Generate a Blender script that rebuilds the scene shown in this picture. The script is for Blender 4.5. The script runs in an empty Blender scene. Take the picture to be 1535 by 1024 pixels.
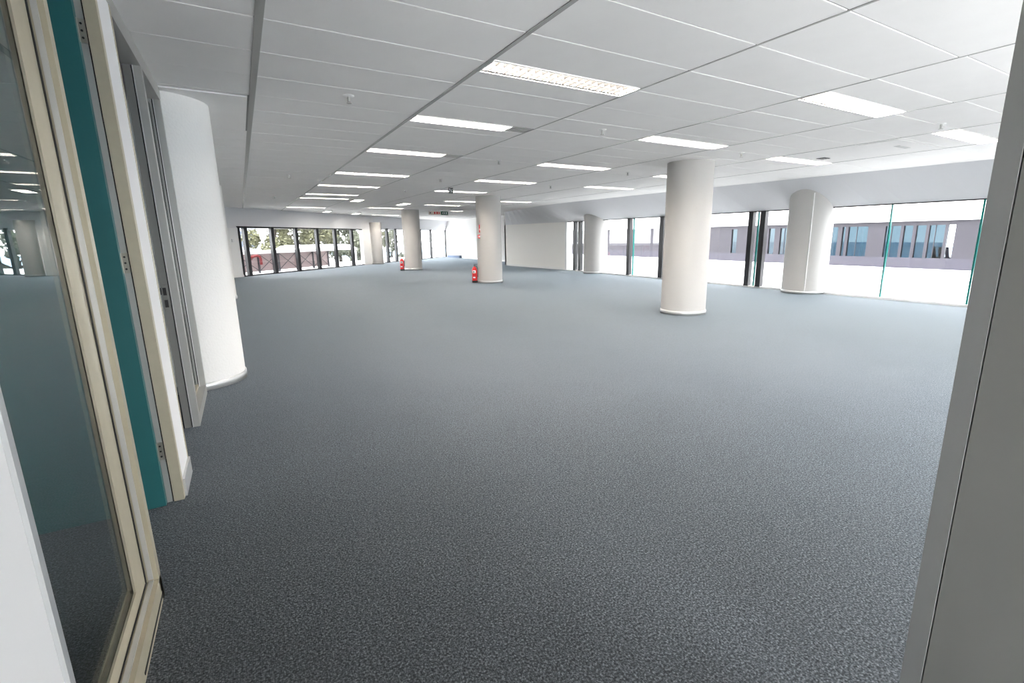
import bpy, bmesh, math, random
from mathutils import Vector, Matrix
random.seed(7)
SC = bpy.context.scene
COL = SC.collection
# ------------------------------------------------------------------ camera, sky, exposure
cd = bpy.data.cameras.new('camera'); cam = bpy.data.objects.new('camera', cd); COL.objects.link(cam)
CAM = Vector((-0.24885, -3.57299, 1.43769))
_f = Vector((0.50066958, 0.83939095, -0.21154861)).normalized()
_r = Vector((0.85772837, -0.51401441, -0.0095512)); _r = (_r - _f * _r.dot(_f)).normalized()
_u = _r.cross(_f)
cam.matrix_world = Matrix(((_r.x, _u.x, -_f.x, CAM.x), (_r.y, _u.y, -_f.y, CAM.y), (_r.z, _u.z, -_f.z, CAM.z), (0, 0, 0, 1)))
cd.sensor_width = 36.0; cd.sensor_fit = 'HORIZONTAL'
cd.lens = 722.3754 / 1535 * 36.0
cd.shift_x = -34.4385 / 1535
cd.clip_start = 0.05; cd.clip_end = 2000
SC.camera = cam
world = bpy.data.worlds.new('sky'); SC.world = world; world.use_nodes = True
bg = world.node_tree.nodes['Background']
bg.inputs['Color'].default_value = (0.965, 0.972, 1.0, 1)      # bright even overcast
bg.inputs['Strength'].default_value = 6.2
SC.view_settings.view_transform = 'Standard'; SC.view_settings.look = 'None'
SC.view_settings.gamma = 1.0; SC.view_settings.use_curve_mapping = False
SC.view_settings.exposure = 1.25
SC.cycles.max_bounces = 12; SC.cycles.diffuse_bounces = 7; SC.cycles.transparent_max_bounces = 24
SC.cycles.glossy_bounces = 6
SC.cycles.caustics_reflective = False; SC.cycles.caustics_refractive = False
LAMP = 42.0

# ------------------------------------------------------------------ materials
def mat(name, color, rough=0.5, metal=0.0, spec=0.5, noise=0.0, nscale=8.0, bump=0.0, bscale=60.0):
    m = bpy.data.materials.new(name); m.use_nodes = True
    nt = m.node_tree; b = nt.nodes['Principled BSDF']
    b.inputs['Base Color'].default_value = (*color, 1); b.inputs['Roughness'].default_value = rough
    b.inputs['Metallic'].default_value = metal; b.inputs['Specular IOR Level'].default_value = spec
    if noise or bump:
        tc = nt.nodes.new('ShaderNodeTexCoord')
    if noise:
        n = nt.nodes.new('ShaderNodeTexNoise'); n.inputs['Scale'].default_value = nscale; n.inputs['Detail'].default_value = 5
        r = nt.nodes.new('ShaderNodeMapRange'); r.inputs['From Min'].default_value = .3; r.inputs['From Max'].default_value = .7
        r.inputs['To Min'].default_value = 1 - noise; r.inputs['To Max'].default_value = 1 + noise
        mx = nt.nodes.new('ShaderNodeVectorMath'); mx.operation = 'SCALE'; mx.inputs[0].default_value = color
        nt.links.new(tc.outputs['Object'], n.inputs['Vector']); nt.links.new(n.outputs['Fac'], r.inputs['Value'])
        nt.links.new(r.outputs['Result'], mx.inputs['Scale']); nt.links.new(mx.outputs['Vector'], b.inputs['Base Color'])
    if bump:
        n2 = nt.nodes.new('ShaderNodeTexNoise'); n2.inputs['Scale'].default_value = bscale; n2.inputs['Detail'].default_value = 4
        bp = nt.nodes.new('ShaderNodeBump'); bp.inputs['Strength'].default_value = bump; bp.inputs['Distance'].default_value = .01
        nt.links.new(tc.outputs['Object'], n2.inputs['Vector']); nt.links.new(n2.outputs['Fac'], bp.inputs['Height'])
        nt.links.new(bp.outputs['Normal'], b.inputs['Normal'])
    return m

def glass_mat(name, tint, ior=1.5):
    m = bpy.data.materials.new(name); m.use_nodes = True
    nt = m.node_tree; nt.nodes.clear()
    out = nt.nodes.new('ShaderNodeOutputMaterial'); mx = nt.nodes.new('ShaderNodeMixShader')
    t = nt.nodes.new('ShaderNodeBsdfTransparent'); t.inputs['Color'].default_value = (*tint, 1)
    g = nt.nodes.new('ShaderNodeBsdfGlossy'); g.inputs['Roughness'].default_value = 0.0
    fr = nt.nodes.new('ShaderNodeFresnel'); ge = nt.nodes.new('ShaderNodeNewGeometry')
    mr = nt.nodes.new('ShaderNodeMapRange'); mr.inputs['To Min'].default_value = ior; mr.inputs['To Max'].default_value = 1 / ior
    nt.links.new(ge.outputs['Backfacing'], mr.inputs['Value']); nt.links.new(mr.outputs['Result'], fr.inputs['IOR'])
    nt.links.new(fr.outputs['Fac'], mx.inputs['Fac'])
    nt.links.new(t.outputs['BSDF'], mx.inputs[1]); nt.links.new(g.outputs['BSDF'], mx.inputs[2])
    nt.links.new(mx.outputs['Shader'], out.inputs['Surface'])
    return m

def emit_mat(name, color, s):
    m = bpy.data.materials.new(name); m.use_nodes = True
    b = m.node_tree.nodes['Principled BSDF']; b.inputs['Base Color'].default_value = (.8, .8, .8, 1)
    b.inputs['Emission Color'].default_value = (*color, 1); b.inputs['Emission Strength'].default_value = s
    return m

def carpet_mat():
    m = bpy.data.materials.new('loop_carpet'); m.use_nodes = True
    nt = m.node_tree; b = nt.nodes['Principled BSDF']
    tc = nt.nodes.new('ShaderNodeTexCoord')
    vo = nt.nodes.new('ShaderNodeTexVoronoi'); vo.inputs['Scale'].default_value = 150.0; vo.inputs['Randomness'].default_value = .75
    nz = nt.nodes.new('ShaderNodeTexNoise'); nz.inputs['Scale'].default_value = 115.0; nz.inputs['Detail'].default_value = 4
    nl = nt.nodes.new('ShaderNodeTexNoise'); nl.inputs['Scale'].default_value = 1.3; nl.inputs['Detail'].default_value = 3
    for n in (vo, nz, nl): nt.links.new(tc.outputs['Object'], n.inputs['Vector'])
    cr = nt.nodes.new('ShaderNodeValToRGB')
    e = cr.color_ramp.elements
    e[0].position = .35; e[0].color = (0.031, 0.036, 0.041, 1)
    e[1].position = .66; e[1].color = (0.212, 0.229, 0.247, 1)
    k = e.new(.5); k.color = (0.088, 0.098, 0.107, 1)
    nt.links.new(nz.outputs['Fac'], cr.inputs['Fac'])
    mr = nt.nodes.new('ShaderNodeMapRange'); mr.inputs['From Min'].default_value = 0.0; mr.inputs['From Max'].default_value = .75
    mr.inputs['To Min'].default_value = 1.25; mr.inputs['To Max'].default_value = .45
    nt.links.new(vo.outputs['Distance'], mr.inputs['Value'])
    ml = nt.nodes.new('ShaderNodeMapRange'); ml.inputs['From Min'].default_value = .3; ml.inputs['From Max'].default_value = .7
    ml.inputs['To Min'].default_value = .94; ml.inputs['To Max'].default_value = 1.06
    nt.links.new(nl.outputs['Fac'], ml.inputs['Value'])
    mm = nt.nodes.new('ShaderNodeMath'); mm.operation = 'MULTIPLY'
    nt.links.new(mr.outputs['Result'], mm.inputs[0]); nt.links.new(ml.outputs['Result'], mm.inputs[1])
    sc = nt.nodes.new('ShaderNodeVectorMath'); sc.operation = 'SCALE'
    nt.links.new(cr.outputs['Color'], sc.inputs[0]); nt.links.new(mm.outputs['Value'], sc.inputs['Scale'])
    nt.links.new(sc.outputs['Vector'], b.inputs['Base Color'])
    b.inputs['Roughness'].default_value = .85; b.inputs['Specular IOR Level'].default_value = .3
    b.inputs['Sheen Weight'].default_value = .35; b.inputs['Sheen Roughness'].default_value = .35; b.inputs['Sheen Tint'].default_value = (.72, .87, 1, 1)
    bp = nt.nodes.new('ShaderNodeBump'); bp.inputs['Strength'].default_value = .5; bp.inputs['Distance'].default_value = .004
    bp.invert = True
    nt.links.new(vo.outputs['Distance'], bp.inputs['Height']); nt.links.new(bp.outputs['Normal'], b.inputs['Normal'])
    return m

M = dict(
    carpet=carpet_mat(),
    tile=mat('ceiling_tile_white', (.925, .915, .905), .9, noise=.015, nscale=3, spec=.2),
    grid=mat('grid_grey_white', (.62, .62, .61), .6),
    gridbar=mat('grid_bar_grey', (.42, .42, .41), .45),
    slab=mat('void_grey', (.22, .22, .22), .9),
    wall=mat('wall_white', (.88, .88, .87), .75, bump=.06, bscale=90),
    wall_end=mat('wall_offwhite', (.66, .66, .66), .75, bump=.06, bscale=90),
    soffit=mat('soffit_white', (.78, .785, .81), .8),
    beige=mat('wall_warm_white', (.92, .905, .87), .75),
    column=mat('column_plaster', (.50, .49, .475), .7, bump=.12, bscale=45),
    rough=mat('column_brightened_white', (.84, .83, .81), .8, bump=.25, bscale=45),  # column plaster made paler to offset the weaker light at the left
    alu=mat('aluminium_skirting', (.60, .61, .61), .38, metal=.55),
    champ=mat('champagne_aluminium', (.54, .49, .37), .42, metal=.35, noise=.03, nscale=20),
    ridge=mat('silver_bead', (.66, .66, .66), .3, metal=.6),
    frame=mat('grey_aluminium', (.42, .42, .40), .42, metal=.35),
    darkframe=mat('dark_jamb', (.20, .20, .19), .5, metal=.2),
    black=mat('black_rubber', (.012, .012, .012), .6),
    mull=mat('black_mullion', (.014, .015, .018), .32),
    teal=mat('teal_laminate', (.020, .125, .130), .45, noise=.04, nscale=3),
    steel=mat('hinge_steel', (.40, .38, .33), .35, metal=.8),
    panel_w=mat('panel_white', (.83, .82, .82), .6),
    panel_g=mat('panel_warm_grey', (.27, .265, .25), .65, noise=.03, nscale=4),
    trim_g=mat('trim_grey', (.40, .40, .385), .45, metal=.3),
    glass=glass_mat('clear_glass', (.985, .995, .99)),
    pglass=glass_mat('partition_glass', (.93, .97, .955), 1.62),
    bluepane=glass_mat('blue_tinted_pane', (.165, .205, .228)),
    gedge=mat('green_glass_edge', (.005, .17, .15), .2),
    white=mat('enamel_white', (.86, .86, .85), .45),
    lampw=mat('lamp_white_steel', (.88, .87, .85), .35),
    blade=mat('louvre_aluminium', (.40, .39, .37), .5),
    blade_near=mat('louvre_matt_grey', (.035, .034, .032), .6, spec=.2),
    lamp_low=emit_mat('small_lamp_glow', (1.0, .94, .84), LAMP * .22),
    lamp=emit_mat('fluorescent_glow', (1.0, .92, .84), LAMP),
    red=mat('extinguisher_red', (.62, .012, .012), .3),
    label=mat('label_white', (.80, .80, .80), .5),
    pipe=mat('pipe_red', (.16, .006, .008), .45),
    green=mat('sign_green', (.015, .11, .06), .5),
    signdark=mat('sign_dark_grey', (.07, .085, .08), .5),
    terrace=mat('terrace_white', (.84, .83, .82), .8),
    paving=mat('terrace_pale', (.55, .545, .54), .8),
    facadew=mat('facade_white', (.85, .85, .85), .8),
    purple=mat('purple_cladding', (.017, .0145, .022), .55, noise=.12, nscale=2.2),
    rail=mat('lilac_cladding', (.029, .0265, .040), .55, noise=.08, nscale=2.2),
    darkchair=mat('chair_dark', (.02, .02, .035), .6),
    pink=mat('pale_pink_screen', (.27, .205, .205), .85),
    brace=mat('brace_grey', (.035, .032, .038), .6),
    leaf=mat('leaf_green', (.080, .080, .040), .7, noise=.35, nscale=1.5),
    leaf2=mat('leaf_dark', (.062, .068, .044), .7, noise=.35, nscale=1.5),
    bark=mat('bark_brown', (.022, .017, .012), .9, noise=.2),
    sea=mat('sea_blue', (.06, .20, .33), .4),
    ground=mat('street_grey', (.42, .42, .40), .9, noise=.1, nscale=.3),
    bldg=mat('building_pale', (.15, .155, .175), .8),
    bwin=mat('window_blue_grey', (.03, .04, .06), .3),
    duct=mat('duct_blue_grey', (.10, .14, .22), .5),
)

# ------------------------------------------------------------------ mesh helpers
class MB:
    def __init__(s): s.v = []; s.f = []; s.sm = []
    def add(s, vs, fs, smooth=False):
        o = len(s.v); s.v += [tuple(p) for p in vs]; s.f += [tuple(i + o for i in f) for f in fs]; s.sm += [smooth] * len(fs)
        return s
    def box(s, a, b):
        x0, y0, z0 = (min(a[i], b[i]) for i in range(3)); x1, y1, z1 = (max(a[i], b[i]) for i in range(3))
        return s.add([(x0, y0, z0), (x1, y0, z0), (x1, y1, z0), (x0, y1, z0), (x0, y0, z1), (x1, y0, z1), (x1, y1, z1), (x0, y1, z1)],
                     [(0, 3, 2, 1), (4, 5, 6, 7), (0, 1, 5, 4), (1, 2, 6, 5), (2, 3, 7, 6), (3, 0, 4, 7)])
    def prism(s, poly, z0, z1):                       # plan polygon, counter-clockwise
        n = len(poly)
        vs = [(x, y, z0) for x, y in poly] + [(x, y, z1) for x, y in poly]
        return s.add(vs, [tuple(range(n - 1, -1, -1)), tuple(range(n, 2 * n))] + [(i, (i + 1) % n, n + (i + 1) % n, n + i) for i in range(n)])
    def obox(s, o, ax, ay, l, w, z0, z1):             # oriented box: corner o, unit axes in plan
        P = [(o[0], o[1]), (o[0] + ax[0] * l, o[1] + ax[1] * l), (o[0] + ax[0] * l + ay[0] * w, o[1] + ax[1] * l + ay[1] * w), (o[0] + ay[0] * w, o[1] + ay[1] * w)]
        a = sum(P[i][0] * P[(i + 1) % 4][1] - P[(i + 1) % 4][0] * P[i][1] for i in range(4))
        return s.prism(P if a > 0 else P[::-1], z0, z1)
    def lathe(s, prof, c=(0, 0), n=24):               # (r, z) profile bottom to top
        k = len(prof); vs = []
        for i in range(n):
            a = 2 * math.pi * i / n
            vs += [(c[0] + r * math.cos(a), c[1] + r * math.sin(a), z) for r, z in prof]
        fs = [(i * k + j, ((i + 1) % n) * k + j, ((i + 1) % n) * k + j + 1, i * k + j + 1) for i in range(n) for j in range(k - 1)]
        s.add(vs, fs, True)
        if prof[0][0] > 0: s.add([(c[0] + prof[0][0] * math.cos(-2 * math.pi * i / n), c[1] + prof[0][0] * math.sin(-2 * math.pi * i / n), prof[0][1]) for i in range(n)], [tuple(range(n))])
        if prof[-1][0] > 0: s.add([(c[0] + prof[-1][0] * math.cos(2 * math.pi * i / n), c[1] + prof[-1][0] * math.sin(2 * math.pi * i / n), prof[-1][1]) for i in range(n)], [tuple(range(n))])
        return s
    def tube(s, pts, r, n=8):
        pts = [Vector(p) for p in pts]; k = len(pts); vs = []
        for i, p in enumerate(pts):
            d = (pts[min(i + 1, k - 1)] - pts[max(i - 1, 0)]).normalized()
            a = d.cross(Vector((0, 0, 1)) if abs(d.z) < .9 else Vector((1, 0, 0))).normalized(); b = d.cross(a)
            rr = r[i] if isinstance(r, (list, tuple)) else r
            vs += [p + (a * math.cos(2 * math.pi * j / n) + b * math.sin(2 * math.pi * j / n)) * rr for j in range(n)]
        fs = [(i * n + j, i * n + (j + 1) % n, (i + 1) * n + (j + 1) % n, (i + 1) * n + j) for i in range(k - 1) for j in range(n)]
        s.add(vs, fs, True); s.add(vs[:n], [tuple(range(n))]); s.add(vs[-n:], [tuple(range(n - 1, -1, -1))])
        return s
    def mesh(s, name):
        me = bpy.data.meshes.new(name); me.from_pydata([tuple(p) for p in s.v], [], s.f)
        me.polygons.foreach_set('use_smooth', s.sm); me.update(); return me
    def build(s, name, m, parent=None, loc=None):
        o = bpy.data.objects.new(name, s.mesh(name)); COL.objects.link(o)
        o.data.materials.append(m)
        if parent: o.parent = parent
        if loc is not None: o.location = loc
        return o
def link_copy(o, parent, loc):
    c = o.copy(); COL.objects.link(c); c.parent = parent; c.location = loc; return c
def thing(name, label, cat, loc=(0, 0, 0), group=None, rz=0):
    o = bpy.data.objects.new(name, None); COL.objects.link(o); o.empty_display_size = .1
    o.location = loc; o.rotation_euler = (0, 0, rz); o['label'] = label; o['category'] = cat
    if group: o['group'] = group
    return o
def tag(o, label, cat, group=None):
    o['label'] = label; o['category'] = cat
    if group: o['group'] = group
    return o
def struct(name, mb, m, parent=None):
    o = mb.build(name, m, parent)
    if not parent: o['kind'] = 'structure'
    return o
def sempty(name):
    o = bpy.data.objects.new(name, None); COL.objects.link(o); o.empty_display_size = .1; o['kind'] = 'structure'; return o
B = MB

# ------------------------------------------------------------------ main dimensions
CEIL = 2.7232
XW = 11.96            # glass line of the right-hand windows
R2 = math.sqrt(.5)
P0 = (0.0, 19.36); D = (R2, R2); N = (R2, -R2)       # the 45 degree window wall: P0 + t*D, N points into the room
def wl(t, off=0.0): return (P0[0] + D[0] * t + N[0] * off, P0[1] + D[1] * t + N[1] * off)
OUT = [(-6.2, -5.2), (12.3, -5.2), (12.3, 14.5), (12.3, 19.4), (13.7, 19.4), wl(19.6, -.2), wl(-9.0, -.2)]

# floor and ceiling slab
floor = struct('floor', B().prism(OUT, -.25, 0.0), M['carpet'])
CO = OUT[:5] + [wl(19.6, -1.3), wl(-9.0, -1.3)]
ceiling = struct('ceiling', B().prism(CO, 2.86, 3.05), M['slab'])

# ---- fluorescent light layout: (strip, x0, x1, y0, depth)
XS = [-6.0, -4.5, -3.0, -1.5, 0.0, 1.5, 2.98, 4.53, 6.08, 7.68, 9.28, 10.9, 12.3]
LIGHTS = []           # x0,x1,y0,y1, row name
def strip(x): return max(i for i in range(len(XS)) if XS[i] <= x + .02)
for y0 in (-.06, 1.80, 4.0, 6.86, 9.40, 12.0, 13.5, 18.6): LIGHTS.append((1.5, 2.98, y0, y0 + .29, 'left'))
for y0 in (-.84, 1.40, 4.06, 6.85, 9.62, 17.9): LIGHTS.append((4.53, 6.08, y0, y0 + .31, 'middle'))
for y0 in (-.74, 1.64, 4.36, 6.90, 12.5): LIGHTS.append((7.68, 9.28, y0, y0 + .30, 'right'))
for y0 in (13.1, 15.3, 24.3): LIGHTS.append((6.15, 7.6, y0, y0 + .3, 'far'))
for y0 in (19.1,): LIGHTS.append((8.7, 9.28, y0, y0 + .3, 'far'))
ALONG = [(3.10, 3.42, 13.4, 14.3), (5.0, 5.32, 14.5, 15.5), (3.25, 3.52, 20.7, 21.8), (4.85, 5.12, 22.3, 23.5)]   # lights laid the other way

# ---- ceiling tiles, each its own panel; rows of 0.6 m
def in_view(p):
    d = Vector(p) - CAM; z = d.dot(_f)
    if z < .3: return None
    x = 801.94 + 722.4 * d.dot(_r) / z; y = 512 - 722.4 * d.dot(_u) / z
    return (z, x, y) if -60 < x < 1560 and -60 < y < 1000 else None
tiles = []
for i in range(len(XS) - 1):
    x0, x1 = XS[i], XS[i + 1]
    occ = sorted((l[2], l[3]) for l in LIGHTS if strip(l[0]) == i)
    off = 0.0 if i <= 6 else (-.04 if i == 7 else -.12)
    edges = [off + .6 * k for k in range(-9, 57)]
    segs = []
    for k in range(len(edges) - 1):
        a, b = edges[k], edges[k + 1]
        cur = [(a, b)]
        for (p, q) in occ:
            nxt = []
            for (s, t) in cur:
                if q <= s or p >= t: nxt.append((s, t)); continue
                if p > s: nxt.append((s, p))
                if q < t: nxt.append((q, t))
            cur = nxt
        segs += [c for c in cur if c[1] - c[0] > .05]
    for (a, b) in segs:
        if a < -5.2: continue
        cx, cy = (x0 + x1) / 2, (a + b) / 2
        if (cx * N[0] + (cy - P0[1]) * N[1]) < -1.2: continue
        if cy > 19.4 and cx > 13.6: continue
        v = in_view((cx, cy, CEIL))
        if not v:
            v = in_view((x0 + .1, cy, CEIL)) or in_view((x1 - .1, cy, CEIL))
        area = (x1 - x0) * (b - a)
        pr = area * (CEIL - CAM.z) / v[0] ** 3 if v else 0
        tiles.append((pr, x0, x1, a, b))
for (a, b, c, d) in ((12.3, 13.6, 19.4, 33.0),):      # field over the far recess
    k = c
    while k < d: tiles.append((0, a, b, k, k + .6)); k += .6
tiles.sort(key=lambda t: -t[0])
GAP = .004; cache = {}
def tile_mesh(w, l):
    key = (round(w, 3), round(l, 3))
    if key not in cache:
        b = .003; z0 = CEIL; z1 = CEIL + .003; z2 = CEIL + .016
        x, y = w / 2 - GAP, l / 2 - GAP
        vs = [(-x + b, -y + b, z0), (x - b, -y + b, z0), (x - b, y - b, z0), (-x + b, y - b, z0)]
        vs += [(-x, -y, z1), (x, -y, z1), (x, y, z1), (-x, y, z1), (-x, -y, z2), (x, -y, z2), (x, y, z2), (-x, y, z2)]
        fs = [(3, 2, 1, 0)] + [(i, (i + 1) % 4, 4 + (i + 1) % 4, 4 + i) for i in range(4)] + [(4 + i, 4 + (i + 1) % 4, 8 + (i + 1) % 4, 8 + i) for i in range(4)] + [(8, 9, 10, 11)]
        mb = B(); mb.add(vs, fs); me = mb.mesh('ceiling_tile'); me.materials.append(M['tile']); cache[key] = (me, vs, fs)
    return cache[key]
rest = B()
hole = (-.69, -.02, 1.80, 3.44)
n_ind = 0
for (pr, x0, x1, a, b) in tiles:
    cx, cy = (x0 + x1) / 2, (a + b) / 2
    me, vs, fs = tile_mesh(x1 - x0, b - a)
    if n_ind < 296 and pr > 0:
        o = bpy.data.objects.new('ceiling_tile', me); COL.objects.link(o); o.parent = ceiling
        o.location = (cx, cy, random.choice((0, 0, 0, .0015, -.001))); n_ind += 1
    else:
        rest.add([(p[0] + cx, p[1] + cy, p[2]) for p in vs], fs)
o = rest.build('distant_tiles', M['tile'], ceiling); o['kind'] = 'stuff'
# grid above the joints and the exposed main bars
grid = B()
for i in range(len(XS) - 1):
    grid.box((XS[i] - .012, -5.2, CEIL + .006), (XS[i] + .012, 33, CEIL + .03))
o = grid.build('grid_rail', M['gridbar'], ceiling)
tee = B()
for i in range(len(XS) - 1):
    off = 0.0 if i <= 6 else (-.04 if i == 7 else -.12)
    for k in range(-8, 56):
        y = off + .6 * k
        if (XS[i] * N[0] + (y - P0[1]) * N[1]) < -1.2: continue
        if any(abs(XS[i] - l[0]) < .2 and l[2] - .02 < y < l[3] + .02 for l in LIGHTS): continue
        tee.box((XS[i] + .012, y - .010, CEIL + .006), (XS[i + 1] - .012, y + .010, CEIL + .026))
o = tee.build('cross_tee', M['slab'], ceiling); o['kind'] = 'stuff'
for x, w in ((0.0, .024), (1.5, .017), (2.98, .008), (4.53, .007), (6.08, .006), (7.68, .006), (9.28, .006)):
    B().box((x - w, -5.2, CEIL - .004), (x + w, 21.0 + x, CEIL + .012)).build('main_bar', M['gridbar'] if x > .1 else M['frame'], ceiling)

# ------------------------------------------------------------------ right side: window wall, soffit, end wall
SB = [(11.96, -5.2), (11.96, 0.0), (11.96, 3.26), (11.96, 7.08), (11.96, 13.0), (12.02, 14.5), (11.66, 19.25)]
ST = [(11.9, -5.2), (11.35, 0.0), (10.99, 3.26), (10.66, 7.08), (10.33, 13.0), (10.42, 14.5), (11.62, 19.25)]
HZ = 2.075
def resample(P, n=40):
    ys = [P[0][1] + (P[-1][1] - P[0][1]) * i / n for i in range(n + 1)]; out = []
    for y in ys:
        for (xa, ya), (xb, yb) in zip(P, P[1:]):
            if ya - 1e-6 <= y <= yb + 1e-6: out.append([xa + (xb - xa) * (y - ya) / (yb - ya), y]); break
    for _ in range(3):
        xs = [p[0] for p in out]
        for i in range(1, n): out[i][0] = (xs[i - 1] + 2 * xs[i] + xs[i + 1]) / 4
    return out
SB, ST = resample(SB), resample(ST)
mb = B(); k = len(SB); vs = []
for (bx, by), (tx, ty) in zip(SB, ST):
    vs += [(bx, by, HZ), (tx, ty, 2.86), (12.3, by, 2.86), (12.3, by, HZ)]
fs = []
for i in range(k - 1):
    a = i * 4; b = a + 4
    fs += [(a, a + 1, b + 1, b), (a + 1, a + 2, b + 2, b + 1), (a + 2, a + 3, b + 3, b + 2), (a + 3, a, b, b + 3)]
fs += [(0, 3, 2, 1), (4 * k - 4, 4 * k - 3, 4 * k - 2, 4 * k - 1)]
mb.add(vs, fs); struct('trim_1', mb, M['soffit'])
wr = struct('wall_right', B().prism([(12.02, 14.22), (12.3, 14.22), (12.3, 19.4), (11.66, 19.4), (11.66, 19.25)], 0, HZ), M['beige'])
B().prism([(12.0, 14.45), (12.03, 14.45), (11.67, 19.25), (11.64, 19.25)], 0, .09).build('skirting', M['white'], wr)
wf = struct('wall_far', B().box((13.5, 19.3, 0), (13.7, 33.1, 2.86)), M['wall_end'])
B().box((13.485, 19.4, 0), (13.5, 29.6, .09)).build('skirting', M['white'], wf)
B().box((13.49, 28.95, .40), (13.5, 29.12, .49)).build('socket_plate', M['label'], wf)
struct('wall_return', B().box((11.66, 19.25, 0), (13.5, 19.4, 2.86)), M['wall'])
# windows on the right
def right_window(name, y0, y1, panes, mulls, edges):
    w = sempty(name)
    for a, b in panes:
        B().box((XW + .03, a + .004, .05), (XW + .042, b - .004, HZ - .02)).build('pane', M['glass'], w)
    for a, b in mulls:
        B().box((XW - .03, a, 0), (XW + .11, b, HZ)).build('mullion', M['mull'], w)
        B().box((XW - .034, a - .004, 0), (XW - .03, b + .004, .035)).build('mullion_shoe', M['alu'], w)
    for a, th in edges:
        B().box((XW + .0, a - th, .03), (XW + .06, a + th, HZ - .01)).build('glass_edge', M['gedge'], w)
    B().box((XW + .0, y0, HZ - .022), (XW + .10, y1, HZ)).build('head_channel', M['mull'], w)
    B().box((XW - .02, y0, 0), (XW + .12, y1, .05)).build('sill_track', M['white'], w)
    return w
right_window('window_1', 12.55, 14.22, [(13.60, 14.22), (13.24, 13.44), (12.5, 13.08)], [(13.44, 13.60), (13.08, 13.24)], [])
right_window('window_2', 3.9, 11.7, [(10.2, 11.7), (8.58, 9.92), (5.22, 8.40), (4.92, 5.06), (4.78, 4.9), (3.8, 4.64)],
             [(10.05, 10.2), (8.40, 8.58), (5.07, 5.21), (4.70, 4.85)], [(9.90, .016), (4.93, .014)])
right_window('window_3', -5.2, 3.1, [(1.745, 3.1), (.20, 1.715), (-1.6, .17), (-3.2, -1.62), (-5.2, -3.22)], [], [(1.73, .013), (.185, .016), (-1.61, .013), (-3.21, .013)])
B().box((XW - .03, 14.06, 0), (XW + .05, 14.22, HZ)).build('door_post', M['white'], bpy.data.objects['window_1'])

# ------------------------------------------------------------------ left: the 45 degree window wall with its soffit
mb = B(); vs = []; TS = [-9.0, -2.0, 0, 4, 8, 12, 16, 19.4]
for t in TS:
    hz = 1.895 + .0065 * max(t, 0); off = -.75 + .065 * t if t > -2 else -.9
    vs += [(*wl(t, 0), hz), (*wl(t, off), 2.86), (*wl(t, min(off - .05, -.3)), 2.86), (*wl(t, -.3), hz)]
fs = []
for i in range(len(TS) - 1):
    a = i * 4; b = a + 4
    fs += [(a, b, b + 1, a + 1), (a + 1, b + 1, b + 2, a + 2), (a + 2, b + 2, b + 3, a + 3), (a + 3, b + 3, b, a)]
e = 4 * (len(TS) - 1); fs += [(0, 1, 2, 3), (e, e + 3, e + 2, e + 1)]
mb.add(vs, fs); struct('trim_2', mb, M['soffit'])
wb = B(); wb.obox(wl(-9.0), D, (-N[0], -N[1]), 8.6, .2, 0, 1.9)
wb.obox(wl(8.0), D, (-N[0], -N[1]), .75, .2, 0, 1.96)
wback = struct('wall_back', wb, M['wall'])
B().obox(wl(-6.0, .015), D, N, 5.6, .015, 0, .08).build('skirting', M['white'], wback)
def left_window(name, t0, t1, mulls):
    w = sempty(name); hz = 1.90 + .0065 * ((t0 + t1) / 2) + .05
    st = [t0] + [m[0] for m in mulls] + [t1]; en = [m[1] for m in mulls]
    prev = t0
    for a, b in mulls + [(t1, t1)]:
        if a - prev > .08:
            B().obox(wl(prev, -.05), D, (-N[0], -N[1]), a - prev, .012, .04, hz).build('pane', M['glass'], w)
        prev = b
    for a, b in mulls:
        B().obox(wl(a, .05), D, (-N[0], -N[1]), b - a, .13, 0, hz).build('mullion', M['mull'], w)
    B().obox(wl(t0, .0), D, (-N[0], -N[1]), t1 - t0, .12, 0, .04).build('sill_track', M['mull'], w)
    B().obox(wl(t0, .0), D, (-N[0], -N[1]), t1 - t0, .10, hz - .06, hz).build('head_channel', M['mull'], w)
    return w
left_window('window_4', -.4, 8.0, [(-.40, -.34), (-.14, .02), (1.26, 1.43), (2.70, 2.87), (4.12, 4.29), (5.48, 5.65), (6.90, 7.07)])
left_window('window_5', 9.3, 19.3, [(10.45, 10.66), (11.47, 11.66), (13.2, 13.36), (14.8, 14.96), (16.4, 16.58), (19.0, 19.22)])

# ------------------------------------------------------------------ hidden shell that closes the rooms
B().box((XW - .03, 2.98, 1.0), (XW + .05, 3.05, 1.12)).build('door_lock', M['black'], bpy.data.objects['window_3'])
struct('wall_front', B().box((-6.2, -5.2, 0), (.25, -5.05, 2.86)).box((1.1, -5.2, 0), (1.3, -5.05, 2.86)).box((.25, -5.2, 2.1), (1.1, -5.05, 2.86)).box((1.3, -5.2, 2.1), (7.5, -5.05, 2.86)).box((7.5, -5.2, 0), (12.3, -5.05, 2.86)), M['wall'])
w6 = sempty('window_added')  # unseen windows added behind the camera to brighten near ceiling and panels
for a, b in [(.25, 1.1)] + [(1.3 + i * 1.55, 2.85 + i * 1.55) for i in range(4)]:
    B().box((a + .03, -5.14, .05), (b - .03, -5.13, 2.08)).build('pane', M['glass'], w6)
    B().box((a - .03, -5.2, 0), (a + .03, -5.06, 2.1)).build('mullion', M['mull'], w6)
    B().box((a, -5.18, 0), (b, -5.08, .05)).build('sill_track', M['white'], w6)
struct('floor_terrace_added', B().box((-6.2, -16, -.3), (12.3, -5.2, -.06)), M['terrace'])  # unseen white ground added to bounce light up through those windows
struct('wall_side', B().box((-6.2, -5.2, 0), (-6.05, 13.4, 2.86)), M['wall'])
wl_ = struct('wall_left', B().box((-.90, 2.75, 0), (-.80, 10.4, CEIL + .01)).box((-.90, 11.0, 0), (-.80, 18.6, CEIL + .01)), M['wall'])

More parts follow.
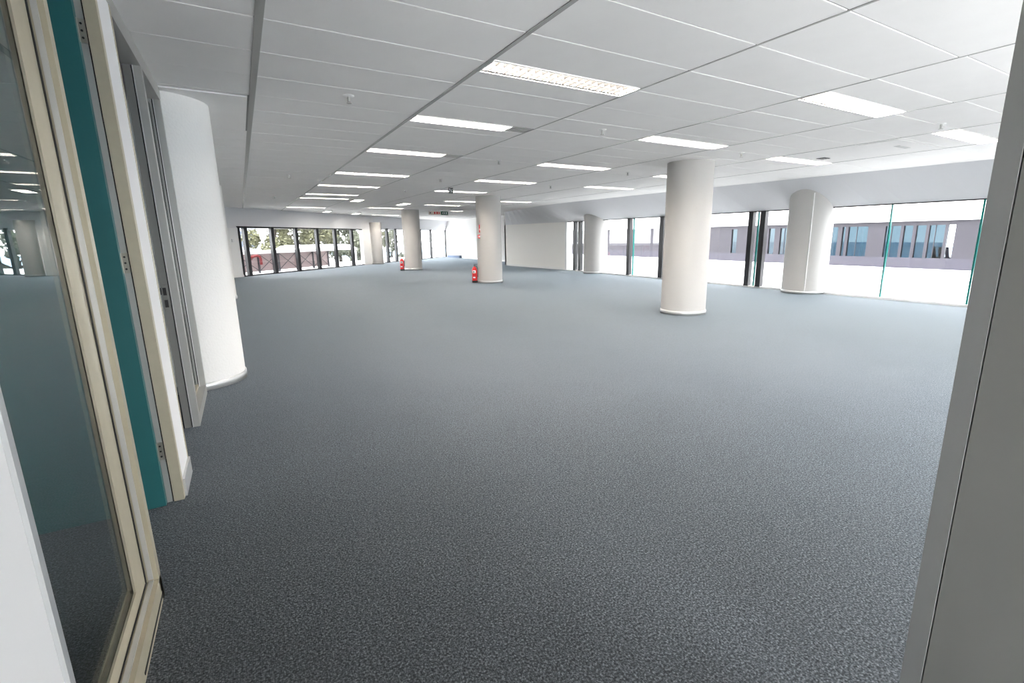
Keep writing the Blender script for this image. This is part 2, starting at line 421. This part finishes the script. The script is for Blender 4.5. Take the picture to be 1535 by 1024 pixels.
# ------------------------------------------------------------------ left glazed partition, teal door, white panel
XF = -.69
TOP = 2.64
def rail_set(root, y0, y1, sign):          # a glazed frame in the plane x = XF between y0 and y1
    pass
gp = thing('glazed_partition', 'near glass partition in champagne aluminium frame, beside the open teal door', 'partition', (XF, -1.28, 0))
def rel(mb, nm, m, par, org): 
    mb.v = [(p[0] - org[0], p[1] - org[1], p[2] - org[2]) for p in mb.v]; return mb.build(nm, m, par)
def glazed(root, org, ya, yb, x_glass, zb, far_w, near_w, mm):
    rel(B().box((-.728, yb - .045, 0), (XF, yb, TOP)), 'stile', mm, root, org)
    rel(B().box((-.722, yb - .049, .11), (-.706, yb - .045, TOP - .05)), 'bead', M['ridge'], root, org)
    rel(B().box((-.733, yb - .057, .108), (-.728, yb, TOP - .05)), 'gasket', M['black'], root, org)
    rel(B().box((-.738, yb - far_w, zb), (-.731, yb - .056, TOP - .05)), 'glazing_stop', mm, root, org)
    rel(B().box((-.79, yb - .05, .0), (-.738, yb, TOP)), 'rear_stile', mm, root, org)
    rel(B().box((-.738, ya, 0), (XF, ya + .08, TOP)), 'stile', mm, root, org)
    rel(B().box((-.728, ya, 0), (XF, yb, .10)), 'bottom_rail', mm, root, org)
    rel(B().box((-.722, ya, .10), (-.706, yb - .045, .104)), 'bead', M['ridge'], root, org)
    rel(B().box((-.7305, ya, .0), (-.728, yb - .05, .108)), 'gasket', M['black'], root, org)
    rel(B().box((-.738, ya, .0), (-.731, yb - .045, zb)), 'glazing_stop', mm, root, org)
    rel(B().box((-.79, ya, .0), (-.738, yb - .05, .09)), 'rear_rail', mm, root, org)
    rel(B().box((-.79, ya, TOP - .05), (XF, yb, TOP)), 'top_rail', mm, root, org)
    rel(B().box((x_glass - .004, ya + .02, zb - .05), (x_glass + .004, yb - .055, TOP - .04)), 'glass_pane', M['pglass'], root, org)
glazed(gp, (XF, -1.28, 0), -4.3, -1.28, -.7435, .165, .20, .10, M['champ'])
rel(B().box((XF, -1.75, .02), (XF + .002, -1.30, .03)), 'bottom_groove', M['black'], gp, (XF, -1.28, 0))
# head trim along the ceiling
t3 = struct('trim_3', B().box((-.80, -4.6, TOP), (XF - .004, 2.02, CEIL + .004)), M['frame'])
# jamb + white panel between the two doorways
wp = struct('wall_stub', B().box((-.79, -.36, .0), (-.692, -.03, TOP)), M['panel_w'])
rel(B().box((-.80, -.40, 0), (-.744, -.355, TOP)), 'jamb', M['frame'], wp, (0, 0, 0))
rel(B().box((-.746, -.392, 0), (-.737, -.355, TOP)), 'gasket', M['black'], wp, (0, 0, 0))
rel(B().box((-.738, -.405, 0), (XF, -.355, TOP)), 'jamb_face', M['champ'], wp, (0, 0, 0))
rel(B().box((-.802, -.365, 0), (-.679, -.02, .105)), 'skirting', M['alu'], wp, (0, 0, 0))
rel(B().box((-.80, -.032, 0), (XF, -.0, TOP)), 'end_jamb', M['champ'], wp, (0, 0, 0))
# teal leaf opened at a right angle into the side room
dr = thing('teal_door', 'flat teal door leaf standing open on three steel hinges', 'door', (-.79, -.45, 0))
leaf = rel(B().box((-1.68, -.452, .008), (-.768, -.408, 2.60)), 'leaf', M['teal'], dr, (-.79, -.45, 0))
for z in (.26, 1.28, 2.33):
    h = B().box((-.790, -.4105, z), (-.742, -.4005, z + .10)); h.tube([(-.772, -.418, z), (-.772, -.418, z + .10)], .007)
    ho = rel(h, 'hinge', M['steel'], dr, (-.79, -.45, 0))
    for zz in (.02, .05, .08):
        s_ = B().tube([(-.756, -.413, z + zz), (-.756, -.409, z + zz)], .005, 8)
        so = s_.build('screw', M['black'], ho, (.79, .45, 0))
# head over the two openings
rel(B().box((-.80, -1.28, TOP - .05), (XF, -.40, TOP)), 'door_head', M['frame'], t3, (0, 0, 0))
rel(B().box((-.80, .0, TOP - .04), (XF, .88, TOP)), 'door_head', M['frame'], t3, (0, 0, 0))
# second glazed frame up to the column
gq = thing('glazed_partition', 'narrow grey framed glass partition standing between doorway and round column', 'partition', (XF, .88, 0))
og = (XF, .88, 0)
rel(B().box((-.790, .882, 0), (-.745, .94, TOP)), 'latch_jamb', M['darkframe'], gq, og)
rel(B().box((-.746, .89, 0), (-.738, .94, TOP)), 'gasket', M['black'], gq, og)
rel(B().box((-.738, .876, 0), (-.731, .95, TOP)), 'bead', M['ridge'], gq, og)
rel(B().box((-.731, .88, 0), (XF, .95, TOP)), 'stile', M['frame'], gq, og)
rel(B().box((-.790, 1.81, 0), (-.75, 1.87, TOP)), 'stile', M['frame'], gq, og)
rel(B().box((-.75, 1.83, 0), (-.742, 1.87, TOP)), 'gasket', M['black'], gq, og)
rel(B().box((-.742, 1.815, 0), (-.735, 1.87, TOP)), 'bead', M['ridge'], gq, og)
rel(B().box((-.735, 1.82, 0), (XF, 1.875, TOP)), 'stile', M['frame'], gq, og)
rel(B().box((-.79, .95, 0), (-.745, 1.81, .11)), 'glazing_stop', M['champ'], gq, og)
rel(B().box((-.745, .95, 0), (XF, 1.82, .085)), 'bottom_rail', M['frame'], gq, og)
rel(B().box((-.79, .95, TOP - .04), (XF, 1.82, TOP)), 'top_rail', M['frame'], gq, og)
rel(B().box((-.765, .95, .09), (-.757, 1.81, TOP - .09)), 'glass_pane', M['pglass'], gq, og)
lk = rel(B().box((-.786, .874, .94), (-.755, .883, 1.12)), 'strike_plate', M['darkframe'], gq, og)
for z in (.955, 1.045):
    B().box((-.779, .871, z), (-.758, .875, z + .055)).build('latch_hole', M['black'], lk, (.69, -.88, 0))
rel(B().box((-.792, .868, 1.05), (-.786, .88, 1.10)), 'latch_lip', M['black'], gq, og)

# near door reveals on both sides of the camera
YD = -3.15
pl = thing('white_panel', 'white wall panel with thin grey metal edge, closest to the camera', 'panel', (-.39, YD, 0))
rel(B().box((-.44, -4.6, 0), (-.392, YD - .004, CEIL)), 'face', M['panel_w'], pl, (-.39, YD, 0))
rel(B().box((-.443, YD - .008, 0), (-.389, YD, CEIL)), 'edge_trim', M['alu'], pl, (-.39, YD, 0))
XR = 1.135
prr = thing('grey_panel', 'dark warm grey wall panel with metal edge filling the right side', 'panel', (XR, YD, 0))
rel(B().box((XR + .004, -4.9, 0), (XR + .06, YD - .045, CEIL)), 'face', M['panel_g'], prr, (XR, YD, 0))
rel(B().box((XR + .012, YD - .046, 0), (XR + .05, YD - .044, CEIL)), 'gasket', M['black'], prr, (XR, YD, 0))
rel(B().box((XR, YD - .042, 0), (XR + .064, YD, CEIL)), 'edge_trim', M['trim_g'], prr, (XR, YD, 0))

# ------------------------------------------------------------------ round columns
def column(label, x, y, r=.42, top=CEIL, m='column'):
    c = thing('round_column', label, 'column', (x, y, 0), 'round white columns')
    B().lathe([(r, .0), (r, top + .05)], n=64).build('shaft', M[m], c)
    B().lathe([(r + .001, 0), (r + .012, 0), (r + .012, .068), (r + .002, .075)], n=64).build('skirting', M['alu'], c)
    return c
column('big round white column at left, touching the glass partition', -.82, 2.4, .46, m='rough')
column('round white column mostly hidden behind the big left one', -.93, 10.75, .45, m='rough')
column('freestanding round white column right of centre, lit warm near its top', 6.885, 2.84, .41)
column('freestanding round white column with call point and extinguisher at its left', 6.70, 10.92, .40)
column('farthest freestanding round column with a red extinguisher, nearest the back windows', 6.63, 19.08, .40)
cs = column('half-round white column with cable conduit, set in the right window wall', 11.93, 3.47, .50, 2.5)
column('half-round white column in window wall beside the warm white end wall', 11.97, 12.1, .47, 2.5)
cx_, cy_ = wl(9.05, .18)
column('slim half-round column between the back windows', cx_, cy_, .34, 2.3)
a0 = math.atan2(CAM.y - 3.47, CAM.x - 11.93) + .06
px_, py_ = 11.93 + .508 * math.cos(a0), 3.47 + .508 * math.sin(a0)
B().tube([(px_ - 11.93, py_ - 3.47, .08), (px_ - 11.93, py_ - 3.47, 2.40)], .012).build('cable_conduit', M['white'], cs)

# ------------------------------------------------------------------ recessed fluorescent lights
blade_cache = {}
ORD = ['nearest', 'second', 'third', 'fourth', 'fifth', 'sixth', 'seventh', 'eighth']
cnt = {}
def light(x0, x1, y0, y1, label, fine=False, along=False):
    w, l = x1 - x0, y1 - y0
    t = thing('recessed_light', label, 'ceiling light', ((x0 + x1) / 2, (y0 + y1) / 2, CEIL), 'recessed fluorescent ceiling lights')
    hx, hy = w / 2 - .004, l / 2 - .004; fr = .014
    h = B()
    h.box((-hx, -hy, -.006), (hx, -hy + fr, .012)).box((-hx, hy - fr, -.006), (hx, hy, .012))
    h.box((-hx, -hy + fr, -.006), (-hx + fr, hy - fr, .012)).box((hx - fr, -hy + fr, -.006), (hx, hy - fr, .012))
    h.build('frame', M['white'], t)
    ix, iy = hx - fr, hy - fr
    p = B(); z0, z1 = .0, .085
    for s in (-1, 1):
        p.box((-ix, s * iy, z0), (ix, s * (iy + .004), z1)); p.box((s * ix, -iy, z0), (s * (ix + .004), iy, z1))
    p.build('reflector_tray', M['lampw'], t)
    B().box((-ix, -iy, z1 - .006), (ix, iy, z1)).build('glow_panel', M['lamp'], t)
    L = max(ix, iy); short = min(ix, iy); n = int(2 * L / .07)
    if fine:
        for k in range(1, n):
            x = -L + 2 * L * k / n
            if 'b' not in blade_cache:
                bm_ = B(); bm_.add([(-.010, -short, .036), (.010, -short, .036), (.002, -short, .004), (-.002, -short, .004), (-.010, short, .036), (.010, short, .036), (.002, short, .004), (-.002, short, .004)],
                                   [(0, 1, 2, 3), (7, 6, 5, 4), (0, 4, 5, 1), (1, 5, 6, 2), (2, 6, 7, 3), (3, 7, 4, 0)])
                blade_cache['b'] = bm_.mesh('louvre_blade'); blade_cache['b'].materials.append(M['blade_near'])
            o = bpy.data.objects.new('louvre_blade', blade_cache['b']); COL.objects.link(o); o.parent = t; o.location = (x, 0, 0)
    else:
        lv = B()
        for k in range(1, n):
            x = -L + 2 * L * k / n
            if along: lv.box((-short, x - .005, .006), (short, x + .005, .036))
            else: lv.box((x - .005, -short, .006), (x + .005, short, .036))
        o = lv.build('louvre_blades', M['blade'], t); o['kind'] = 'stuff'
    sp = B()
    for s in ((0,) if short < .2 else (0,)):
        if along: sp.box((-.006, -L, .003), (.006, L, .040))
        else: sp.box((-L, -.006, .003), (L, .006, .040))
    sp.build('centre_spine', M['blade'], t)
    return t
ROWN = {'left': 'left row', 'middle': 'middle row', 'right': 'right row', 'far': 'far group behind the columns'}
for (x0, x1, y0, y1, row) in sorted(LIGHTS, key=lambda l: (l[4], l[2])):
    k = cnt.get(row, 0); cnt[row] = k + 1
    xe = 2.70 if row == 'left' and k in (1, 2) else x1
    light(x0 + .012, xe - .01, y0, y1, '%s bright louvred fluorescent light from the camera in the %s' % (ORD[k], ROWN[row]), fine=(-.2 < y0 < .2))
    if xe < x1:
        v = thing('air_slot', ('grey air slot at the end of the %s ceiling light, left row' % ORD[k]), 'vent', ((xe + x1) / 2, (y0 + y1) / 2, CEIL))
        hw = (x1 - xe) / 2 - .012; hl = (y1 - y0) / 2 - .006
        B().box((-hw, -hl, .01), (hw, hl, .016)).build('back_plate', M['darkframe'], v)
        for s in range(4):
            yy = -hl + (s + .3) * hl / 2
            B().box((-hw, yy, -.002), (hw, yy + hl / 5, .01)).build('slat', M['frame'], v)
alab = ['short light turned lengthwise, near the left row end, nearest of four', 'short light turned lengthwise, second, left of the farthest round column',
        'short light turned lengthwise close above the back window soffit, left of its pair', 'short light turned lengthwise close above the back window soffit, right of its pair']
# these hang just under the tiles as surface fittings
for (x0, x1, y0, y1), lb in zip(ALONG, alab):
    t = thing('surface_light', lb, 'ceiling light', ((x0 + x1) / 2, (y0 + y1) / 2, CEIL - .03), 'lengthwise ceiling lights')
    hx, hy = (x1 - x0) / 2, (y1 - y0) / 2
    B().box((-hx, -hy, .004), (hx, hy, .022)).box((-hx, -hy, -.012), (-hx + .02, hy, .004)).box((hx - .02, -hy, -.012), (hx, hy, .004)).box((-hx + .02, -hy, -.012), (hx - .02, -hy + .02, .004)).box((-hx + .02, hy - .02, -.012), (hx - .02, hy, .004)).build('housing', M['white'], t)
    B().box((-hx + .02, -hy + .02, .0005), (hx - .02, hy - .02, .004)).build('diffuser', M['lamp_low'], t)

# ------------------------------------------------------------------ ceiling small things
SPR = [(.76, 1.41), (.76, 7.79), (3.73, 1.43), (6.78, 1.72), (7.12, -.77), (3.68, 4.15), (6.73, 4.35), (3.72, 7.1), (3.76, 9.97), (6.75, 7.3), (.8, 13.5)]
slab_ = ['sprinkler head on the ceiling above the left aisle, largest of all', 'small sprinkler head far along the left aisle', 'sprinkler head between the left and middle light rows, second from the camera',
         'sprinkler head just right of the right-hand freestanding column top', 'sprinkler head with round white rose at far right, between two lights', 'sprinkler head left of the third light of the middle row',
         'faint sprinkler head left of the right freestanding column, above it', 'small sprinkler head near the grey hanging sign, on its near side', 'small sprinkler head left of the grey hanging sign, beyond it',
         'tiny sprinkler head above the middle column on its right', 'tiny sprinkler head at the end of the left aisle']
sp0 = None
for (x, y), lb in zip(SPR, slab_):
    s = thing('sprinkler_head', lb, 'sprinkler', (x, y, CEIL), 'ceiling sprinklers')
    if sp0 is None:
        a = B().lathe([(.012, -.012), (.046, -.006), (.05, 0)], n=20).build('rose', M['white'], s)
        b = B().lathe([(.008, -.05), (.011, -.03), (.013, -.01)], n=10).box((-.016, -.004, -.06), (-.011, .004, -.02)).box((.011, -.004, -.06), (.016, .004, -.02)).build('body', M['frame'], s)
        c = B().lathe([(.024, -.066), (.024, -.062), (.006, -.058)], n=12).build('deflector', M['frame'], s)
        sp0 = (a, b, c)
    else:
        for q in sp0: link_copy(q, s, (0, 0, 0))
v = thing('ceiling_grille', 'small dark square ceiling opening beside a right row light', 'vent', (8.57, 1.42, CEIL))
B().box((-.09, -.07, -.006), (.09, .07, .002)).build('dark_plate', M['black'], v)
for s in range(3): B().box((-.08, -.055 + s * .045, -.010), (.08, -.045 + s * .045, -.006)).build('slat', M['darkframe'], v)
v = thing('slot_diffuser', 'pale flush air diffuser panel in the ceiling near the right window', 'vent', (8.45, .20, CEIL - .006))
B().box((-.70, -.26, -.004), (.70, .26, .002)).build('face_plate', M['tile'], v)
B().box((-.16, -.05, -.009), (.2, .03, -.006)).build('slot', M['grid'], v)
v = thing('access_panel', 'plain drop-in ceiling panel with dark shadow strips beside big left column', 'panel', (-.355, 2.64, CEIL - .006))
B().box((-.335, -.80, -.012), (.315, .80, 0)).build('lid', M['tile'], v)
B().box((.317, -.83, -.005), (.332, .83, 0)).box((-.335, .803, -.005), (.332, .818, 0)).build('shadow_strip', M['darkframe'], v)  # dark strips stand in for the shadow along two panel edges
# hanging signs
s = thing('exit_sign', 'small dark grey-green sign hanging below the ceiling, first from the camera', 'sign', (4.62, 8.8, CEIL - .005))
B().box((-.062, -.012, -.145), (.062, .012, -.0)).build('board', M['signdark'], s)
g = B().box((-.045, -.0145, -.052), (-.02, -.012, -.028)).box((-.008, -.0145, -.075), (.012, -.012, -.055)).box((.0, -.0145, -.105), (.03, -.012, -.085)).box((-.05, -.0145, -.10), (-.03, -.012, -.07)).box((.028, -.0145, -.05), (.045, -.012, -.035))
g.build('pictogram', M['label'], s)
s = thing('fire_sign', 'pale hanging sign with red pictograms and arrow, left of the green one', 'sign', (7.43, 18.0, CEIL - .10))
B().box((-.28, -.012, -.145), (.27, .012, 0)).build('board', mat('sign_cream', (.75, .62, .55), .6), s)
for x in (-.01, .10):
    B().box((x - .035, -.016, -.12), (x + .035, -.012, -.025)).build('pictogram', M['red'], s)
B().add([(.17, -.016, -.12), (.25, -.016, -.072), (.17, -.016, -.025), (.17, -.012, -.12), (.25, -.012, -.072), (.17, -.012, -.025)], [(0, 1, 2), (5, 4, 3), (0, 3, 4, 1), (1, 4, 5, 2), (2, 5, 3, 0)]).build('arrow', M['red'], s)
B().lathe([(.03, -.10), (.03, -.045)], n=12, c=(-.21, 0)).build('dot', M['signdark'], s)
for x in (-.195, .195): B().box((x - .005, -.004, 0), (x + .005, .004, .10)).build('hanger', M['alu'], s)
s = thing('exit_sign', 'green hanging exit sign with pale figures, right of the red one', 'sign', (7.88, 18.0, CEIL - .10))
B().box((-.165, -.012, -.15), (.165, .012, 0)).build('board', M['green'], s)
B().add([(-.07, -.015, -.10), (-.07, -.015, -.05), (-.125, -.015, -.075), (-.07, -.012, -.10), (-.07, -.012, -.05), (-.125, -.012, -.075)], [(0, 1, 2), (5, 4, 3), (0, 3, 4, 1), (1, 4, 5, 2), (2, 5, 3, 0)]).build('arrow_symbol', M['label'], s)
B().lathe([(.013, -.045), (.013, -.022)], c=(-.018, -.003), n=10).box((-.03, -.015, -.115), (.0, -.012, -.048)).box((-.002, -.015, -.08), (.03, -.012, -.06)).build('running_figure', M['label'], s)
B().box((.06, -.015, -.12), (.115, -.012, -.03)).build('door_symbol', M['label'], s)
for x in (-.095, .095): B().box((x - .005, -.004, 0), (x + .005, .004, .10)).build('hanger', M['alu'], s)

# ------------------------------------------------------------------ extinguishers and call point
def extinguisher(label, x, y, rz, sc=1.0):
    e = thing('fire_extinguisher', label, 'fire extinguisher', (x, y, 0), None, rz); e.scale = (sc, sc, sc)
    B().lathe([(.088, 0), (.09, .01), (.09, .07), (.086, .072)], n=24).build('base_ring', M['black'], e)
    bd = B().lathe([(.085, .072), (.086, .40), (.075, .46), (.045, .50), (.022, .515), (.02, .53)], n=24).build('cylinder', M['red'], e)
    def arc(r, z0, z1, a0, a1, n=8):
        m_ = B(); vs = []
        for i in range(n + 1):
            a = a0 + (a1 - a0) * i / n
            vs += [(r * math.cos(a), r * math.sin(a), z0), (r * math.cos(a), r * math.sin(a), z1)]
        m_.add(vs, [(2 * i, 2 * i + 2, 2 * i + 3, 2 * i + 1) for i in range(n)], True); return m_
    arc(.0868, .31, .40, -2.4, -1.2).build('white_label', M['label'], e)
    arc(.0875, .335, .375, -2.2, -1.6).build('dark_print', M['signdark'], e)
    arc(.0868, .15, .195, -2.3, -1.4).build('lower_label', M['label'], e)
    h = B().box((-.015, -.015, .53), (.015, .015, .565)); h.box((-.02, -.012, .565), (.085, .012, .578)); h.box((-.01, -.01, .585), (.095, .01, .597))
    h.build('handle', M['black'], e)
    B().tube([(.02, 0, .55), (.07, 0, .53), (.105, 0, .45), (.108, 0, .30), (.1, 0, .18)], .012).build('hose', M['black'], e)
    return e
extinguisher('red fire extinguisher with black base beside the middle round column', 6.215, 11.08, -.35, 1.0)
extinguisher('red fire extinguisher beside the farthest round column', 5.97, 18.62, -.35, 1.08)
c = thing('call_point', 'red fire call point box under a red flag sign on middle column', 'fire alarm', (6.31, 10.84, 0))
B().box((-.05, -.05, 1.42), (.03, .02, 1.53)).build('box', M['red'], c)
B().box((-.035, -.054, 1.45), (.01, -.05, 1.50)).build('press_plate', M['label'], c)
B().add([(-.02, -.06, 1.60), (.03, -.05, 1.60), (.03, -.05, 1.84), (-.02, -.06, 1.84), (-.02, -.045, 1.60), (.03, -.035, 1.60), (.03, -.035, 1.84), (-.02, -.045, 1.84)],
        [(0, 1, 2, 3), (7, 6, 5, 4), (0, 4, 5, 1), (1, 5, 6, 2), (2, 6, 7, 3), (3, 7, 4, 0)]).build('flag_sign', M['red'], c)
B().box((-.005, -.062, 1.67), (.02, -.056, 1.72)).build('pictogram', M['label'], c)
d = thing('floor_duct', 'low dark blue-grey box on carpet along the far white wall', 'box', (13.4, 31.0, 0))
B().box((-.09, -1.2, 0), (.09, 1.2, .17)).build('casing', M['duct'], d)
B().box((-.1, -1.22, .17), (.1, 1.22, .19)).build('lid', M['darkframe'], d)
jb = thing('junction_box', 'small white junction box on wall behind the left columns', 'box', (*wl(-.75, .0), 1.36))
B().obox((0, 0), D, N, .09, .04, 0, .12).build('case', M['label'], jb)
B().obox((D[0] * .02 + N[0] * .04, D[1] * .02 + N[1] * .04), D, N, .05, .006, .03, .09).build('cover', M['white'], jb)

# ------------------------------------------------------------------ outside right: white terrace and the opposite wing with sea view
tr = struct('floor_terrace', B().box((12.3, -14, -.3), (20.0, 40, -.06)), M['paving'])
op = thing('opposite_wing', 'low pavilion across the white terrace, lilac cladding with see-through blue windows', 'building', (20, 6, 0))
oo = (20, 6, 0)
rel(B().box((20.0, -14, -.3), (26.5, 40, .23)), 'plinth', M['facadew'], op, oo)
rel(B().box((19.9, -14, 1.86), (26.5, 40, 3.9)), 'roof_fascia', M['facadew'], op, oo)
rel(B().box((20.05, -14, .23), (20.2, 40, .60)), 'lower_cladding', M['rail'], op, oo)
rel(B().box((20.05, -14, 1.71), (20.2, 40, 1.86)), 'upper_cladding', M['purple'], op, oo)
OPEN = [(3.30, 3.51, 'o'), (3.58, 4.02, 'b'), (4.11, 4.40, 'b'), (4.50, 4.78, 'b'), (4.87, 5.36, 'b'), (5.94, 6.64, 'b'), (6.74, 6.86, 'b'), (7.02, 7.27, 'b'), (8.97, 9.45, 'b'), (9.70, 9.98, 'b'), (11.62, 11.92, 'b')]
prev = -14.0
for a, b, kd in OPEN:
    rel(B().box((20.06, prev, .60), (20.18, a, 1.71)), 'wall_pier', M['purple'], op, oo)
    if kd == 'b':
        rel(B().box((20.11, a, .60), (20.12, b, 1.71)), 'window_pane', M['bluepane'], op, oo)
        if b - a > .4: rel(B().box((20.09, (a + b) / 2 + .04, .60), (20.13, (a + b) / 2 + .06, 1.71)), 'window_bar', M['purple'], op, oo)
    prev = b
rel(B().box((20.06, prev, .60), (20.18, 40, 1.71)), 'wall_pier', M['purple'], op, oo)
CH = [3.38, 3.62, 3.82, 4.0]
cl = ['nearest to the white gap', 'second from the white gap', 'third from the white gap', 'farthest from the white gap']
for y, lb in zip(CH, cl):
    ch = thing('lounge_chair', 'dark high-backed chair inside the opposite wing, ' + lb, 'chair', (20.75, y, .23), 'dark chairs in the opposite wing')
    B().box((-.10, -.08, .34), (.12, .08, .40)).build('seat', M['darkchair'], ch)
    B().add([(-.1, -.07, .40), (-.1, .04, .40), (-.1, .08, .74), (-.1, -.01, .74), (-.06, -.07, .40), (-.06, .04, .40), (-.06, .08, .74), (-.06, -.01, .74)],
            [(0, 1, 2, 3), (7, 6, 5, 4), (0, 4, 5, 1), (1, 5, 6, 2), (2, 6, 7, 3), (3, 7, 4, 0)]).build('backrest', M['darkchair'], ch)
    for sx in (-.09, .10):
        for sy in (-.07, .06): B().box((sx, sy, 0), (sx + .015, sy + .015, .34)).build('leg', M['darkchair'], ch)
struct('ground_sea', B().box((27, -400, -12.2), (900, 700, -12)), M['sea'])

# ------------------------------------------------------------------ outside left: terrace, braced screen, pipe, trees, pale building
struct('ground_street', B().prism([(-120, 10), (-6.3, 13), (14, 33.5), (27, 33.5), (27, 200), (-120, 200)], -4.2, -4.0), M['ground'])
tb = B(); tb.obox(wl(-10, -.2), D, (-N[0], -N[1]), 34, 4.2, -.25, -.05)
struct('floor_terrace_left', tb, M['terrace'])
FO = -1.55
fx = thing('terrace_screen', 'low pale pink braced screen on the terrace beyond back windows', 'fence', (*wl(0, FO), -.05))
def fr_(mb, nm, m):
    o_ = wl(0, FO); mb.v = [(p[0] - o_[0], p[1] - o_[1], p[2] + .05) for p in mb.v]; return mb.build(nm, m, fx)
T0, T1 = -1.6, 6.9; nb = 7; dt = (T1 - T0) / nb
for i in range(nb):
    a = T0 + i * dt
    fr_(B().obox(wl(a, FO), D, (-N[0], -N[1]), dt - .02, .03, .03, .82), 'panel', M['pink'])
    pa = wl(a + .06, FO + .04); pb = wl(a + dt - .06, FO + .04)
    fr_(B().tube([(*pa, .08), (*pb, .80)], .014, 6), 'brace', M['brace'])
    fr_(B().tube([(*pa, .80), (*pb, .08)], .014, 6), 'brace', M['brace'])
for i in range(nb + 1):
    fr_(B().obox(wl(T0 + i * dt - .03, FO + .07), D, (-N[0], -N[1]), .06, .10, -.05, .90), 'post', M['brace'])
fr_(B().obox(wl(T0 - .05, FO + .1), D, (-N[0], -N[1]), T1 - T0 + .1, .28, .82, .96), 'cap_rail', M['facadew'])
pp = thing('vent_pipe', 'bent red pipe elbow coming out of the pale pink screen', 'pipe', (*wl(1.60, FO + .03), -.05))
def pq(t, o, z): return (D[0] * t + N[0] * o, D[1] * t + N[1] * o, z)
B().tube([pq(0, 0, .70), pq(0, .10, .75), pq(.05, .2, .79), pq(.15, .26, .80), pq(.25, .28, .76), pq(.29, .28, .66), pq(.29, .28, .40)], .06, 12).build('pipe', M['pipe'], pp)
B().obox((-D[0] * .09, -D[1] * .09), D, N, .18, .02, .61, .79).build('flange', M['pipe'], pp)
cv = thing('tent_roof', 'pale curved canopy roof seen above the pink screen', 'canopy', (*wl(17.0, -8.5), -4.0))
cb = B(); vs = []
for i in range(9):
    u = i / 8; h = 4.55 + .36 * abs(math.sin(2 * math.pi * u)) ** .6
    for s_ in (0, 1):
        p = (D[0] * (u * 6 - 3) - N[0] * s_ * 3, D[1] * (u * 6 - 3) - N[1] * s_ * 3)
        vs += [(p[0], p[1], h + .12), (p[0], p[1], h)]
fs = []
for i in range(8):
    a = i * 4; b = a + 4
    fs += [(a, b, b + 2, a + 2), (a + 1, a + 3, b + 3, b + 1), (a, a + 1, b + 1, b), (a + 2, b + 2, b + 3, a + 3)]
cb.add(vs, fs, True); cb.build('roof_skin', M['facadew'], cv)
for u in (-2.9, 2.8):
    for s_ in (0.1, 2.8):
        B().box((D[0] * u - N[0] * s_, D[1] * u - N[1] * s_, 0), (D[0] * u - N[0] * s_ + .1, D[1] * u - N[1] * s_ + .1, 4.6)).build('post', M['facadew'], cv)

def tree(label, t, off, h, r, lm, seed, n=4200):
    rnd = random.Random(seed); x, y = wl(t, off)
    tr_ = thing('tree', label, 'tree', (x, y, -4.0), 'trees outside the back windows')
    tk = B(); tk.tube([(0, 0, 0), (.1, .05, h * .35), (.0, .2, h * .6), (.2, .1, h * .8)], [.22, .18, .13, .06], 8)
    tk.build('trunk', M['bark'], tr_)
    for k in range(6):
        a = rnd.uniform(0, 6.28); z0 = h * rnd.uniform(.35, .6); l = r * rnd.uniform(.6, 1.0)
        B().tube([(.05, .08, z0), (.05 + l * .5 * math.cos(a), .08 + l * .5 * math.sin(a), z0 + l * .3), (l * math.cos(a), l * math.sin(a), z0 + l * .75)], [.09, .06, .03], 6).build('branch', M['bark'], tr_)
    fo = B(); blobs = [(rnd.gauss(0, r * .45), rnd.gauss(0, r * .45), h * .62 + rnd.uniform(-.28, .30) * h, r * rnd.uniform(.28, .5)) for _ in range(14)]
    for _ in range(n):
        bx, by, bz, br = rnd.choice(blobs)
        v3 = Vector((rnd.gauss(0, 1), rnd.gauss(0, 1), rnd.gauss(0, 1))).normalized() * br * rnd.uniform(.5, 1)
        c0 = Vector((bx, by, bz)) + v3; s_ = rnd.uniform(.12, .26)
        a = Vector((rnd.gauss(0, 1), rnd.gauss(0, 1), rnd.gauss(0, 1))).normalized(); b = a.cross(Vector((rnd.gauss(0, 1), rnd.gauss(0, 1), rnd.gauss(0, 1)))).normalized()
        fo.add([c0 - a * s_, c0 + b * s_ * .5, c0 + a * s_, c0 - b * s_ * .5], [(0, 1, 2, 3)])
    o = fo.build('foliage', lm, tr_); o['kind'] = 'stuff'
tree('leafy tree beside the pale apartment block, behind the leftmost pane', 17.6, -14.5, 8.6, 2.1, M['leaf'], 1)
tree('pale green tree with spreading branches behind the second pane', 21.6, -14.5, 8.9, 2.3, M['leaf'], 2)
tree('green tree behind the middle panes of the back window', 25.9, -14.5, 8.7, 2.3, M['leaf2'], 3)
tree('yellow-green tree behind the fifth and sixth panes', 30.4, -14.5, 8.4, 2.4, M['leaf'], 4)
tree('lower leafy tree behind the last pane before the slim column', 21.3, -9.3, 6.2, 1.3, M['leaf2'], 6, 2200)
tree('thin dark tree seen in the narrow pane left of farthest column', 25.7, -8.6, 6.6, 1.1, M['leaf2'], 5, 1200)
bd = thing('apartment_block', 'pale apartment block far behind the leftmost pane', 'building', (*wl(24.9, -30), -4.0))
B().obox((0, 0), D, (-N[0], -N[1]), 7.4, 8, 0, 12).build('walls', M['bldg'], bd)
for i in range(5):
    for j in range(3):
        B().obox((D[0] * (.5 + i * 1.4) + N[0] * .03, D[1] * (.5 + i * 1.4) + N[1] * .03), D, (-N[0], -N[1]), .8, .06, 1.5 + j * 3.2, 3.2 + j * 3.2).build('window', M['bwin'], bd)
B().obox((-D[0] * .2 + N[0] * .2, -D[1] * .2 + N[1] * .2), D, (-N[0], -N[1]), 7.8, 8.4, 12, 12.3).build('roof', M['bldg'], bd)
